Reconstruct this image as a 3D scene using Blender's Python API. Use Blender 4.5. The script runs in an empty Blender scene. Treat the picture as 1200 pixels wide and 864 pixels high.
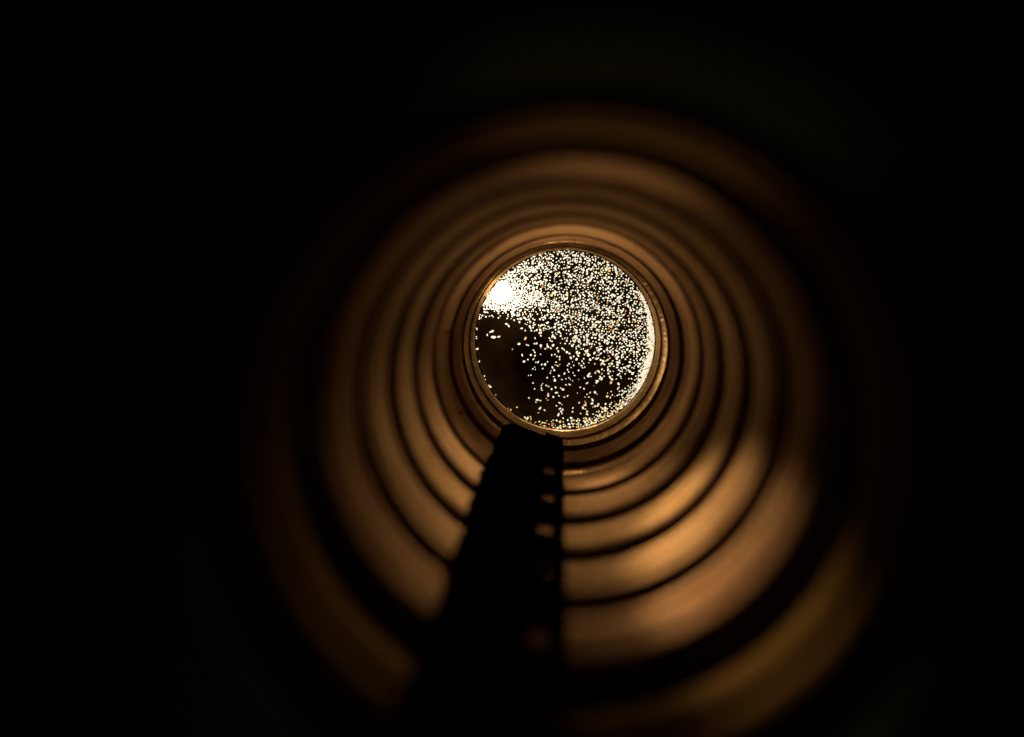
import bpy, bmesh, math, random
from mathutils import Vector, noise

random.seed(7)
S = bpy.context.scene
C = S.collection
R = 0.03                       # bore radius of the tube, metres
PI = math.pi
RIGHT_DEPTH = 13.37            # disc depth from the camera, in bore radii

# ------------------------------------------------------------------ camera
cam_d = bpy.data.cameras.new('camera')
cam = bpy.data.objects.new('camera', cam_d)
C.objects.link(cam)
S.camera = cam
cam_d.sensor_width = 36.0
cam_d.lens = 42.0
cam_d.clip_start = 0.001
cam_d.clip_end = 50.0
cam.location = (-0.05 * R, 0.0, 0.466 * R)
cam.rotation_euler = (math.radians(90 - 3.352), 0.0, math.radians(2.324))
cam_d.dof.use_dof = True
cam_d.dof.focus_distance = 13.3 * R
cam_d.dof.aperture_fstop = 9.0
cam_d.dof.aperture_blades = 0

# ------------------------------------------------------------------ world (a dark room)
w = bpy.data.worlds.new('World')
S.world = w
w.use_nodes = True
w.node_tree.nodes['Background'].inputs[0].default_value = (0.0, 0.0, 0.0, 1)
w.node_tree.nodes['Background'].inputs[1].default_value = 0.0

S.view_settings.view_transform = 'Standard'
S.view_settings.look = 'None'
S.view_settings.exposure = 0.0
S.view_settings.gamma = 1.0
S.view_settings.use_curve_mapping = False
S.cycles.max_bounces = 8
S.cycles.transparent_max_bounces = 16
S.cycles.sample_clamp_indirect = 3.0
S.cycles.caustics_reflective = False
S.cycles.caustics_refractive = False


def P(x, d, z):
    """bore radii (right, depth from camera, up) -> metres"""
    return Vector((x * R, d * R, z * R))


def lamp(name, kind, loc, target, power, color, **kw):
    l = bpy.data.lights.new(name, kind)
    l.energy = power
    l.color = color
    for k, v in kw.items():
        setattr(l, k, v)
    o = bpy.data.objects.new(name, l)
    C.objects.link(o)
    o.location = loc
    o.rotation_euler = (Vector(target) - Vector(loc)).to_track_quat('-Z', 'Y').to_euler()
    return o


DD = RIGHT_DEPTH
# unseen spot added far behind the bulb so the droplets shine
lamp('added_back_spot', 'SPOT', P(0.0, DD + 600.0, 0.0), P(0, DD, 0), 21500.0, (1.0, 0.97, 0.90),
     spot_size=math.radians(0.28), spot_blend=0.2, shadow_soft_size=0.3 * R)
# unseen spots added before the disc to brighten the walls and rim
WARM = (1.0, 0.85, 0.64)
lamp('added_beam', 'SPOT', P(-0.62, DD - 0.15, 0.50), P(0.70, 6.0, -0.71), 0.95, WARM,
     spot_size=math.radians(8.2), spot_blend=0.5, shadow_soft_size=0.12 * R)
lamp('added_beam', 'SPOT', P(-0.30, DD - 0.15, 0.70), P(0.25, 7.8, -0.97), 0.17, WARM,
     spot_size=math.radians(16), spot_blend=0.6, shadow_soft_size=0.12 * R)
lamp('added_beam', 'SPOT', P(0.55, DD - 0.15, 0.45), P(-0.84, 7.0, -0.62), 0.30, WARM,
     spot_size=math.radians(17), spot_blend=0.8, shadow_soft_size=0.12 * R)
lamp('added_beam', 'SPOT', P(0.0, DD - 0.15, -0.30), P(0.14, 5.0, 0.16), 0.031, WARM,
     spot_size=math.radians(33), spot_blend=0.9, shadow_soft_size=0.2 * R)
lamp('added_beam', 'SPOT', P(0.0, DD - 0.15, -0.55), P(0.1, 9.8, 1.0), 0.038, WARM,
     spot_size=math.radians(56), spot_blend=1.0, shadow_soft_size=0.2 * R)
lamp('added_beam', 'SPOT', P(-0.25, DD - 0.15, -0.70), P(0.20, 3.3, 0.97), 0.42, WARM,
     spot_size=math.radians(7), spot_blend=0.8, shadow_soft_size=0.12 * R)
lamp('added_beam', 'SPOT', P(-0.70, DD - 0.25, 0.20), P(1.0, DD - 0.8, 0.18), 0.035, WARM,
     spot_size=math.radians(52), spot_blend=0.9, shadow_soft_size=0.1 * R)


# ------------------------------------------------------------------ materials
def mat(name):
    m = bpy.data.materials.new(name)
    m.use_nodes = True
    nt = m.node_tree
    return m, nt, nt.nodes['Principled BSDF'], nt.nodes['Material Output']


def brass(name, c0, c1, metal=0.55, rough=0.42, streak=4.0, bump=0.2):
    m, nt, b, out = mat(name)
    N, L = nt.nodes, nt.links
    tc = N.new('ShaderNodeTexCoord')
    mp = N.new('ShaderNodeMapping')
    mp.inputs['Scale'].default_value = (48, 48 * streak, 48)
    L.new(tc.outputs['Object'], mp.inputs[0])
    n1 = N.new('ShaderNodeTexNoise')
    n1.inputs['Scale'].default_value = 1.6
    n1.inputs['Detail'].default_value = 7
    n1.inputs['Roughness'].default_value = 0.62
    L.new(mp.outputs[0], n1.inputs['Vector'])
    n2 = N.new('ShaderNodeTexNoise')
    n2.inputs['Scale'].default_value = 700
    n2.inputs['Detail'].default_value = 4
    L.new(tc.outputs['Object'], n2.inputs['Vector'])
    mx = N.new('ShaderNodeMath'); mx.operation = 'MULTIPLY_ADD'
    mx.inputs[1].default_value = 0.45
    L.new(n2.outputs[0], mx.inputs[0]); L.new(n1.outputs[0], mx.inputs[2])
    cr = N.new('ShaderNodeValToRGB')
    cr.color_ramp.elements[0].position = 0.56; cr.color_ramp.elements[0].color = (*c0, 1)
    cr.color_ramp.elements[1].position = 0.86; cr.color_ramp.elements[1].color = (*c1, 1)
    L.new(mx.outputs[0], cr.inputs[0])
    oi = N.new('ShaderNodeObjectInfo')
    hs = N.new('ShaderNodeHueSaturation')
    for sock, lo, hi in (('Hue', 0.492, 0.502), ('Value', 0.82, 1.12)):
        q = N.new('ShaderNodeMapRange')
        q.inputs['To Min'].default_value = lo; q.inputs['To Max'].default_value = hi
        L.new(oi.outputs['Random'], q.inputs['Value']); L.new(q.outputs[0], hs.inputs[sock])
    L.new(cr.outputs[0], hs.inputs['Color'])
    cr = hs
    N.remove(b)
    df = N.new('ShaderNodeBsdfDiffuse'); gl = N.new('ShaderNodeBsdfGlossy')
    L.new(cr.outputs[0], df.inputs['Color']); L.new(cr.outputs[0], gl.inputs['Color'])
    rr = N.new('ShaderNodeMapRange')
    rr.inputs['To Min'].default_value = rough - 0.1; rr.inputs['To Max'].default_value = rough + 0.15
    L.new(n1.outputs[0], rr.inputs['Value']); L.new(rr.outputs[0], gl.inputs['Roughness'])
    bp = N.new('ShaderNodeBump')
    bp.inputs['Strength'].default_value = bump
    bp.inputs['Distance'].default_value = 0.0006
    L.new(n1.outputs[0], bp.inputs['Height'])
    L.new(bp.outputs[0], df.inputs['Normal']); L.new(bp.outputs[0], gl.inputs['Normal'])
    mx = N.new('ShaderNodeMixShader'); mx.inputs[0].default_value = metal
    L.new(df.outputs[0], mx.inputs[1]); L.new(gl.outputs[0], mx.inputs[2])
    L.new(mx.outputs[0], out.inputs[0])
    return m


M_RING = brass('brown_metal', (0.22, 0.095, 0.025), (0.44, 0.23, 0.088), metal=0.4, rough=0.36)
M_DULL = brass('dull_brown_metal', (0.19, 0.085, 0.018), (0.38, 0.19, 0.045), metal=0.07, rough=0.5)
M_MID = brass('satin_brown_metal', (0.16, 0.068, 0.017), (0.43, 0.225, 0.086), metal=0.22, rough=0.45)
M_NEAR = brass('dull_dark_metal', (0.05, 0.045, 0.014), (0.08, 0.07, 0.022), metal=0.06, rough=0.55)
M_RIM = brass('gold_metal', (0.32, 0.175, 0.06), (0.58, 0.34, 0.13), metal=0.5, rough=0.34, streak=0.4)


def plain(name, col, rough=0.8, metal=0.0):
    m, nt, b, out = mat(name)
    n = nt.nodes.new('ShaderNodeTexNoise'); n.inputs['Scale'].default_value = 400
    r = nt.nodes.new('ShaderNodeValToRGB')
    r.color_ramp.elements[0].color = (*[c * 0.6 for c in col], 1)
    r.color_ramp.elements[1].color = (*[c * 1.3 for c in col], 1)
    tc = nt.nodes.new('ShaderNodeTexCoord')
    nt.links.new(tc.outputs['Object'], n.inputs['Vector'])
    nt.links.new(n.outputs[0], r.inputs[0]); nt.links.new(r.outputs[0], b.inputs['Base Color'])
    b.inputs['Roughness'].default_value = rough
    b.inputs['Metallic'].default_value = metal
    b.inputs['Specular IOR Level'].default_value = 0.0
    return m


M_CASE = plain('black_casing', (0.006, 0.004, 0.003), 0.9)
M_STRIP = plain('black_rubber', (0.002, 0.002, 0.002), 1.0)
M_GLINT = plain('orange_glint', (0.78, 0.32, 0.11), 0.5, 0.0)


def droplet(name, col):
    m, nt, b, out = mat(name)
    nt.nodes.remove(b)
    t = nt.nodes.new('ShaderNodeBsdfTranslucent'); t.inputs[0].default_value = (*col, 1)
    d = nt.nodes.new('ShaderNodeBsdfGlossy'); d.inputs['Roughness'].default_value = 0.15
    d.inputs[0].default_value = (*col, 1)
    mx = nt.nodes.new('ShaderNodeMixShader'); mx.inputs[0].default_value = 0.06
    nt.links.new(t.outputs[0], mx.inputs[1]); nt.links.new(d.outputs[0], mx.inputs[2])
    nt.links.new(mx.outputs[0], out.inputs[0])
    return m


M_WHITE = droplet('clear_droplet', (0.96, 0.95, 0.92))
M_GOLD = droplet('golden_droplet', (0.90, 0.66, 0.26))
M_ORANGE = droplet('orange_droplet', (0.55, 0.22, 0.07))

m, nt, b, out = mat('smoked_glass')
nt.nodes.remove(b)
tr = nt.nodes.new('ShaderNodeBsdfTransparent'); tr.inputs[0].default_value = (0.9, 0.86, 0.78, 1)
tl = nt.nodes.new('ShaderNodeBsdfTranslucent')
gn = nt.nodes.new('ShaderNodeTexNoise'); gn.inputs['Scale'].default_value = 60; gn.inputs['Detail'].default_value = 5
gtc = nt.nodes.new('ShaderNodeTexCoord'); nt.links.new(gtc.outputs['Object'], gn.inputs['Vector'])
gr = nt.nodes.new('ShaderNodeValToRGB')
gr.color_ramp.elements[0].position = 0.35; gr.color_ramp.elements[0].color = (0.05, 0.018, 0.004, 1)
gr.color_ramp.elements[1].position = 0.7; gr.color_ramp.elements[1].color = (0.30, 0.15, 0.05, 1)
nt.links.new(gn.outputs[0], gr.inputs[0]); nt.links.new(gr.outputs[0], tl.inputs[0])
mx = nt.nodes.new('ShaderNodeMixShader'); mx.inputs[0].default_value = 0.014
nt.links.new(tr.outputs[0], mx.inputs[1]); nt.links.new(tl.outputs[0], mx.inputs[2])
nt.links.new(mx.outputs[0], out.inputs[0])
M_GLASS = m

m, nt, b, out = mat('lit_bulb')
b.inputs['Base Color'].default_value = (0.8, 0.8, 0.8, 1)
b.inputs['Emission Color'].default_value = (1.0, 0.93, 0.78, 1)
b.inputs['Emission Strength'].default_value = 34.0
M_BULB = m


# ------------------------------------------------------------------ helpers
def obj(name, bm, m, parent=None, smooth=True):
    me = bpy.data.meshes.new(name)
    bmesh.ops.recalc_face_normals(bm, faces=bm.faces[:])
    bm.to_mesh(me)
    bm.free()
    for p in me.polygons:
        p.use_smooth = smooth
    me.materials.append(m)
    o = bpy.data.objects.new(name, me)
    C.objects.link(o)
    if parent is not None:
        o.parent = parent
        o.matrix_parent_inverse = parent.matrix_world.inverted()
    return o


def thing(name, label, cat, loc, group=None):
    o = bpy.data.objects.new(name, None)
    o.empty_display_size = 0.01
    C.objects.link(o)
    o.location = loc
    o['label'] = label
    o['category'] = cat
    if group:
        o['group'] = group
    bpy.context.view_layer.update()
    return o


def lathe(prof, n=144, closed=True, wob=0.0, seed=0):
    """prof: (depth, radius) pairs in bore radii round the tube's axis"""
    bm = bmesh.new()
    rows = []
    for k in range(n):
        a = 2 * PI * k / n
        ca, sa = math.cos(a), math.sin(a)
        row = []
        for d, r in prof:
            f = 1.0
            dd = 0.0
            if wob:
                f += wob * noise.noise(Vector((ca * 1.3 + seed, sa * 1.3, d)))
                dd = wob * 5.0 * noise.noise(Vector((ca * 1.1, sa * 1.1 + seed * 3, 9.0)))
            row.append(bm.verts.new(P(r * f * ca, d + dd, r * f * sa)))
        rows.append(row)
    m_ = len(prof)
    for k in range(n):
        a, c = rows[k], rows[(k + 1) % n]
        for i in range(m_ if closed else m_ - 1):
            j = (i + 1) % m_
            bm.faces.new((a[i], a[j], c[j], c[i]))
    return bm


# ------------------------------------------------------------------ the tube
tube = thing('ribbed_tube', 'long brown metal tube seen down its bore, ringed by dark grooves', 'tube', P(0, 2.2, -1.3))
obj('casing', lathe([(2.2, 1.17), (2.2, 1.30), (14.1, 1.30), (14.1, 1.17)]), M_CASE, tube)

grooves = [(11.84, 0.26), (10.62, 0.26), (9.15, 0.13), (8.0, 0.15), (6.85, 0.15), (5.8, 0.13), (4.56, 0.42), (3.44, 0.24), (2.25, 0.2)]


def ring_profile(d0, d1, bulge=0.018, lip=0.05, crease=0.5, bore=1.0):
    """a band from near depth d0 to far depth d1, swelling a little into the bore, with a shallow crease round it"""
    pts = [(d1, 1.15), (d0, 1.15), (d0, bore + bulge + lip)]
    cyc, ph, amp = random.uniform(2.2, 3.8), random.uniform(0, 6.28), random.uniform(0.002, 0.0042)
    for i in range(41):
        t = i / 40
        e = (2 * t - 1)
        dip = 0.009 * math.exp(-((t - crease) / 0.055) ** 2) + amp * math.sin(2 * PI * cyc * t + ph)
        pts.append((d0 + (d1 - d0) * (0.03 + 0.94 * t), bore + bulge * (abs(e) ** 2.6) + lip * abs(e) ** 20 + dip))
    pts.append((d1, bore + bulge + lip))
    return pts


for i in range(len(grooves) - 1):
    far, gw = grooves[i]
    near, nw = grooves[i + 1]
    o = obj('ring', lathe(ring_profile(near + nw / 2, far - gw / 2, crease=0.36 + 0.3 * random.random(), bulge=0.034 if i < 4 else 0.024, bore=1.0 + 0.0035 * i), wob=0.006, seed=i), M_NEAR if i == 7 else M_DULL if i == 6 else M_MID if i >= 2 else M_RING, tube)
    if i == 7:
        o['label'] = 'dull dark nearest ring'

# the bright turned rim round the disc, with a fine milled inner face
bm = bmesh.new()
prof = [(13.95, 1.15), (12.12, 1.15), (12.12, 1.03), (12.18, 1.0), (12.42, 1.004), (12.44, 1.06), (12.62, 1.06), (12.64, 1.0), (13.2, 1.0), (13.26, 1.015), (13.95, 1.015)]
bm.free()
rim = lathe(prof, n=360)
for v in rim.verts:
    rr = math.hypot(v.co.x, v.co.z)
    if rr < 1.006 * R:
        k = 1.0 + random.uniform(0, 0.006)
        v.co.x *= k; v.co.z *= k
o = obj('rim', rim, M_RIM, tube, smooth=False)
o['label'] = 'bright golden milled rim round the disc'


def wall_point(px, py, lift=0.99):
    """where the bore meets the line of sight given as tangents of the view; a solve in bore radii"""
    a, b_ = (px - 656.8) , (py - 350)
    lo, hi = 100.0, 500.0
    for _ in range(50):
        r = (lo + hi) / 2
        n_ = math.hypot(a / r - 0.05, b_ / r - 0.466)
        if n_ > 1: lo = r
        else: hi = r
    return P((a / r - 0.05) * lift, 1391 / r, -(b_ / r - 0.466) * lift), r


fl = bmesh.new()  # orange chips stand in for glints and reflections on the wall and rim
extra = [(random.uniform(655, 755), 0, 1) for _ in range(46)]
extra = [(x, 400 + math.sqrt(max(0.0, random.uniform(106, 121) ** 2 - (x - 662) ** 2)), 1) for x, _, _ in extra]
for (px, py, n_) in extra + list(((524, 389, 7), (533, 397, 5), (535, 386, 2), (553, 481, 7), (540, 484, 4), (601, 499, 3), (789, 320, 4), (566, 498, 4))):
    for _ in range(n_):
        q, r = wall_point(px + random.gauss(0, 2.2), py + random.gauss(0, 1.3), 0.994)
        s = R * (random.uniform(0.004, 0.008) if n_ == 1 else random.uniform(0.010, 0.018))
        vs = []
        for k in range(5):
            vs.append(fl.verts.new(q + Vector((random.uniform(-1, 1), random.uniform(-1, 1), random.uniform(-1, 1))) * s))
        for f in ((0, 1, 2), (0, 2, 3), (0, 3, 1), (1, 2, 4), (2, 3, 4), (3, 1, 4)):
            fl.faces.new([vs[i] for i in f])
o = obj('glint', fl, M_GLINT, tube, smooth=False)
o['kind'] = 'stuff'

# ------------------------------------------------------------------ the disc with its droplets
disc = thing('sparkling_disc', 'dark glass disc closing the far end, covered with bright sparkling droplets', 'disc', P(0, DD, -1.0))
bm = bmesh.new()
bmesh.ops.create_circle(bm, cap_ends=True, segments=128, radius=1.012 * R)
for v in bm.verts:
    v.co = Vector((v.co.x, DD * R, v.co.y))
top = bmesh.ops.extrude_face_region(bm, geom=bm.faces[:])
for v in [g for g in top['geom'] if isinstance(g, bmesh.types.BMVert)]:
    v.co.y += 0.03 * R
obj('glass', bm, M_GLASS, disc, smooth=False)


obj('light_baffle', lathe([(DD + 0.05, 0.996), (DD + 0.05, 1.012), (DD + 0.4, 1.012), (DD + 0.4, 0.996)]), M_CASE, disc)  # hidden ring added behind the glass to keep the back spot off the walls


def sstep(a, b_, x):
    t = min(1.0, max(0.0, (x - a) / (b_ - a)))
    return t * t * (3 - 2 * t)


def interp(xs, ys, x):
    if x <= xs[0]: return ys[0]
    for i in range(1, len(xs)):
        if x <= xs[i]:
            t = (x - xs[i - 1]) / (xs[i] - xs[i - 1])
            return ys[i - 1] * (1 - t) + ys[i] * t
    return ys[-1]


def density(u, v):
    rho = math.hypot(u, v)
    ang = math.degrees(math.atan2(v, u))
    s = v + 0.45 * u
    d = interp([-1.1, -0.8, -0.5, -0.3, -0.12, -0.02, 0.08, 0.3, 1.0], [0.05, 0.11, 0.14, 0.18, 0.25, 0.33, 0.48, 0.66, 0.62], s)
    # the almost empty corner at the left
    d *= 1 - (0.97 * sstep(-0.08, -0.85, u) * sstep(0.30, 0.14, v + 0.4 * (u + 0.6)) if u < -0.15 else 0)
    d *= 0.90 + 0.45 * noise.noise(Vector((u * 5.2, v * 6.5, 3.1))) + 0.35 * noise.noise(Vector((u * 13, v * 13, 7.7)))
    # the bright streak running right from the bulb
    d += 0.5 * math.exp(-((v - 0.42 + 0.10 * u) / 0.10) ** 2) * sstep(0.5, -0.7, u)
    g = math.hypot((u + 0.71) / 0.22, (v - 0.525 - 0.15 * (u + 0.71)) / 0.155)
    d += 2.0 * math.exp(-g * g)
    # the crescent along the lower right edge
    if -118 < ang < 38:
        wdt = interp([-118, -75, -40, -5, 38], [0.05, 0.11, 0.10, 0.085, 0.03], ang)
        k = math.exp(-max(0, (0.985 - rho)) ** 2 / (2 * (wdt * 0.55) ** 2))
        amp = interp([-118, -70, -30, 0, 20, 38], [0.4, 0.8, 1.2, 1.9, 1.3, 0.2], ang)
        d += amp * k
    if 160 < ang or ang < -125:
        if 0.985 < rho < 1.0:
            d += 0.25
    return d


pts = []
grid = {}
cell = 0.02
def try_add(u, v, rad, gap):
    ci, cj = int(u // cell), int(v // cell)
    for i in range(ci - 2, ci + 3):
        for j in range(cj - 2, cj + 3):
            for (a, b_) in grid.get((i, j), ()):
                if (a - u) ** 2 + (b_ - v) ** 2 < gap * gap:
                    return False
    grid.setdefault((ci, cj), []).append((u, v))
    pts.append((u, v, rad))
    return True


for _ in range(120000):
    a = random.uniform(0, 2 * PI)
    q = math.sqrt(random.random()) * 1.0
    u, v = q * math.cos(a), q * math.sin(a)
    dn = density(u, v)
    if math.hypot((u + 0.715) / 0.10, (v - 0.53) / 0.10) < 1 and random.random() < 0.8:
        continue
    if random.random() < dn ** 1.5 * 0.16:
        rad = random.choice((0.006, 0.008, 0.009, 0.010, 0.012, 0.015))
        edge = dn > 0.85
        if dn > 1.3 and u > 0: rad = 0.015
        try_add(u, v, rad, 0.0192 if not edge else 0.0150)
for (u, v, rad) in ((-0.80, 0.035, 0.022), (-0.815, 0.10, 0.016), (-0.87, 0.06, 0.01), (-0.74, 0.04, 0.014), (-0.84, 0.09, 0.008)):
    try_add(u, v, rad, 0.01)


def dome(bm, u, v, rad, sides=7):
    c = P(u, DD - 0.002, v)
    el = random.uniform(0.68, 1.45); th = random.uniform(0, PI)
    rings = []
    for (f, h) in ((1.0, 0.0), (0.72, 0.32)):
        row = []
        for k in range(sides):
            t = 2 * PI * k / sides
            x, z = math.cos(t) * el, math.sin(t) / el
            x, z = x * math.cos(th) - z * math.sin(th), x * math.sin(th) + z * math.cos(th)
            row.append(bm.verts.new(c + Vector((x * f * rad, -h * rad, z * f * rad)) * R))
        rings.append(row)
    tip = bm.verts.new(c + Vector((0, -0.45 * rad, 0)) * R)
    for k in range(sides):
        j = (k + 1) % sides
        bm.faces.new((rings[0][k], rings[0][j], rings[1][j], rings[1][k]))
        bm.faces.new((rings[1][k], rings[1][j], tip))


def tint(u, v):
    rho = math.hypot(u, v); ang = math.degrees(math.atan2(v, u))
    x = random.random()
    if math.hypot(u + 0.66, v - 0.53) < 0.3: return 'clear_droplet'
    if -130 < ang < -25 and rho > 0.80:
        k = interp([-130, -70, -25], [1, 0.75, 0.2], ang)
        if x < 0.10 * k: return 'orange_droplet'
        if x < 0.55 * k: return 'golden_droplet'
    if x < 0.025: return 'orange_droplet'
    if x < 0.06: return 'golden_droplet'
    return 'clear_droplet'


MS = {'clear_droplet': M_WHITE, 'golden_droplet': M_GOLD, 'orange_droplet': M_ORANGE}
pts.sort(key=lambda p: -p[2])
singles, rest = pts[:290], pts[290:]
for (u, v, rad) in singles:
    bm = bmesh.new(); dome(bm, u, v, rad)
    obj('droplet', bm, MS[tint(u, v)], disc)
masses = {}
for (u, v, rad) in rest:
    k = tint(u, v)
    masses.setdefault(k, bmesh.new())
    dome(masses[k], u, v, rad, 6)
for k, bm in masses.items():
    o = obj('droplets', bm, MS[k], disc)
    o['kind'] = 'stuff'
print('droplets', len(pts))

# ------------------------------------------------------------------ the bulb shining behind the disc
bulb_d = DD + 0.35
bk = bulb_d / DD
bx = -0.05 + (-0.715 + 0.05) * bk
bz = 0.466 + (0.53 - 0.466) * bk
bulb = thing('lamp', 'small round white lamp glowing through the upper left of the glass disc', 'lamp', P(bx, bulb_d + 0.5, bz))
bm = bmesh.new()
bmesh.ops.create_uvsphere(bm, u_segments=32, v_segments=16, radius=0.125 * R)
for v in bm.verts:
    v.co = Vector((v.co.x, v.co.y * (1.5 if v.co.y > 0 else 1), v.co.z)) + P(bx, bulb_d, bz)
obj('bulb', bm, M_BULB, bulb)
bm = bmesh.new()
n = 32
rows = []
for (d, r) in ((0.18, 0.13), (0.26, 0.15), (0.55, 0.15), (0.55, 0.0)):
    rows.append([bm.verts.new(P(bx + r * math.cos(2 * PI * k / n), bulb_d + d, bz + r * math.sin(2 * PI * k / n))) for k in range(n)])
for i in range(3):
    for k in range(n):
        bm.faces.new((rows[i][k], rows[i][(k + 1) % n], rows[i + 1][(k + 1) % n], rows[i + 1][k]))
bmesh.ops.remove_doubles(bm, verts=bm.verts[:], dist=1e-6)
obj('socket', bm, M_CASE, bulb)

# ------------------------------------------------------------------ the black strip on the tube's floor
strip = thing('black_strip', 'thick black strip lying along the bottom of the tube with a toothed edge', 'strip', P(-0.36, 2.6, -0.95))


def floor_pt(deg, h, d):
    t = math.radians(deg)
    r = 1.0 - h
    return P(-math.sin(t) * r, d, -math.cos(t) * r)


bm = bmesh.new()
rows = []
for i in range(73):
    d = 2.5 + (12.3 - 2.5) * i / 72
    wl = 38.0 - 3.6 * min(1, max(0, (8.0 - d) / 3.0)) + 1.2 * noise.noise(Vector((d * 2.5, 0, 4)))
    wr = 10.3 - 4.3 * min(1, max(0, (d - 10.6) / 0.8)) + 1.0 * noise.noise(Vector((d * 3.1, 5, 1))) + 0.6 * (d - 5) / 8
    tip = min(1, max(0, (d - 11.75) / 0.55)) ** 2
    wl -= 5 * tip; wr += 5 * tip
    ea, eb = floor_pt(wl - 1.5, 0.028, d), floor_pt(wr + 1.5, 0.028, d)
    row = [floor_pt(wl, -0.01, d), ea]
    for k in range(1, 5):
        row.append(ea.lerp(eb, k / 5) + Vector((0, 0, 0.008 * R * noise.noise(Vector((k, d * 4, 2))))))
    row += [eb, floor_pt(wr, -0.01, d), floor_pt(22, -0.03, d)]
    rows.append([bm.verts.new(p) for p in row])
for a, c in zip(rows, rows[1:]):
    k = len(a)
    for i in range(k):
        j = (i + 1) % k
        bm.faces.new((a[i], a[j], c[j], c[i]))
bm.faces.new(rows[0]); bm.faces.new(rows[-1][::-1])
obj('body', bm, M_STRIP, strip)


def tube_mesh(path, rad, sides=8):
    bm = bmesh.new()
    rows = []
    for i, p in enumerate(path):
        t = (path[min(i + 1, len(path) - 1)] - path[max(i - 1, 0)]).normalized()
        x = t.cross(Vector((0, 0, 1)) if abs(t.z) < 0.9 else Vector((1, 0, 0))).normalized()
        y = t.cross(x)
        rr = rad[i] if isinstance(rad, list) else rad
        rows.append([bm.verts.new(p + (x * math.cos(2 * PI * k / sides) + y * math.sin(2 * PI * k / sides)) * rr * R) for k in range(sides)])
    for a, c in zip(rows, rows[1:]):
        for k in range(sides):
            j = (k + 1) % sides
            bm.faces.new((a[k], a[j], c[j], c[k]))
    bm.faces.new(rows[0][::-1]); bm.faces.new(rows[-1])
    return bm


# teeth that reach from the strip's edge across each groove, joined by a thin wire
for (g, gw) in grooves[:7]:
    path = [floor_pt(12.0, 0.03, g), floor_pt(8.0, 0.035, g), floor_pt(5.0, 0.03, g - 0.03), floor_pt(2.2, 0.02, g - 0.02)]
    obj('tooth', tube_mesh(path, [0.09, 0.07, 0.075, 0.05]), M_STRIP, strip)
path = [floor_pt(3.6 + 0.7 * noise.noise(Vector((d * 1.7, 2, 2))), 0.02, d) for d in [4.4 + 7.4 * i / 60 for i in range(61)]]
obj('edge_wire', tube_mesh(path, [0.038 + 0.022 * noise.noise(Vector((i * 0.6, 1, 1))) for i in range(61)]), M_STRIP, strip)
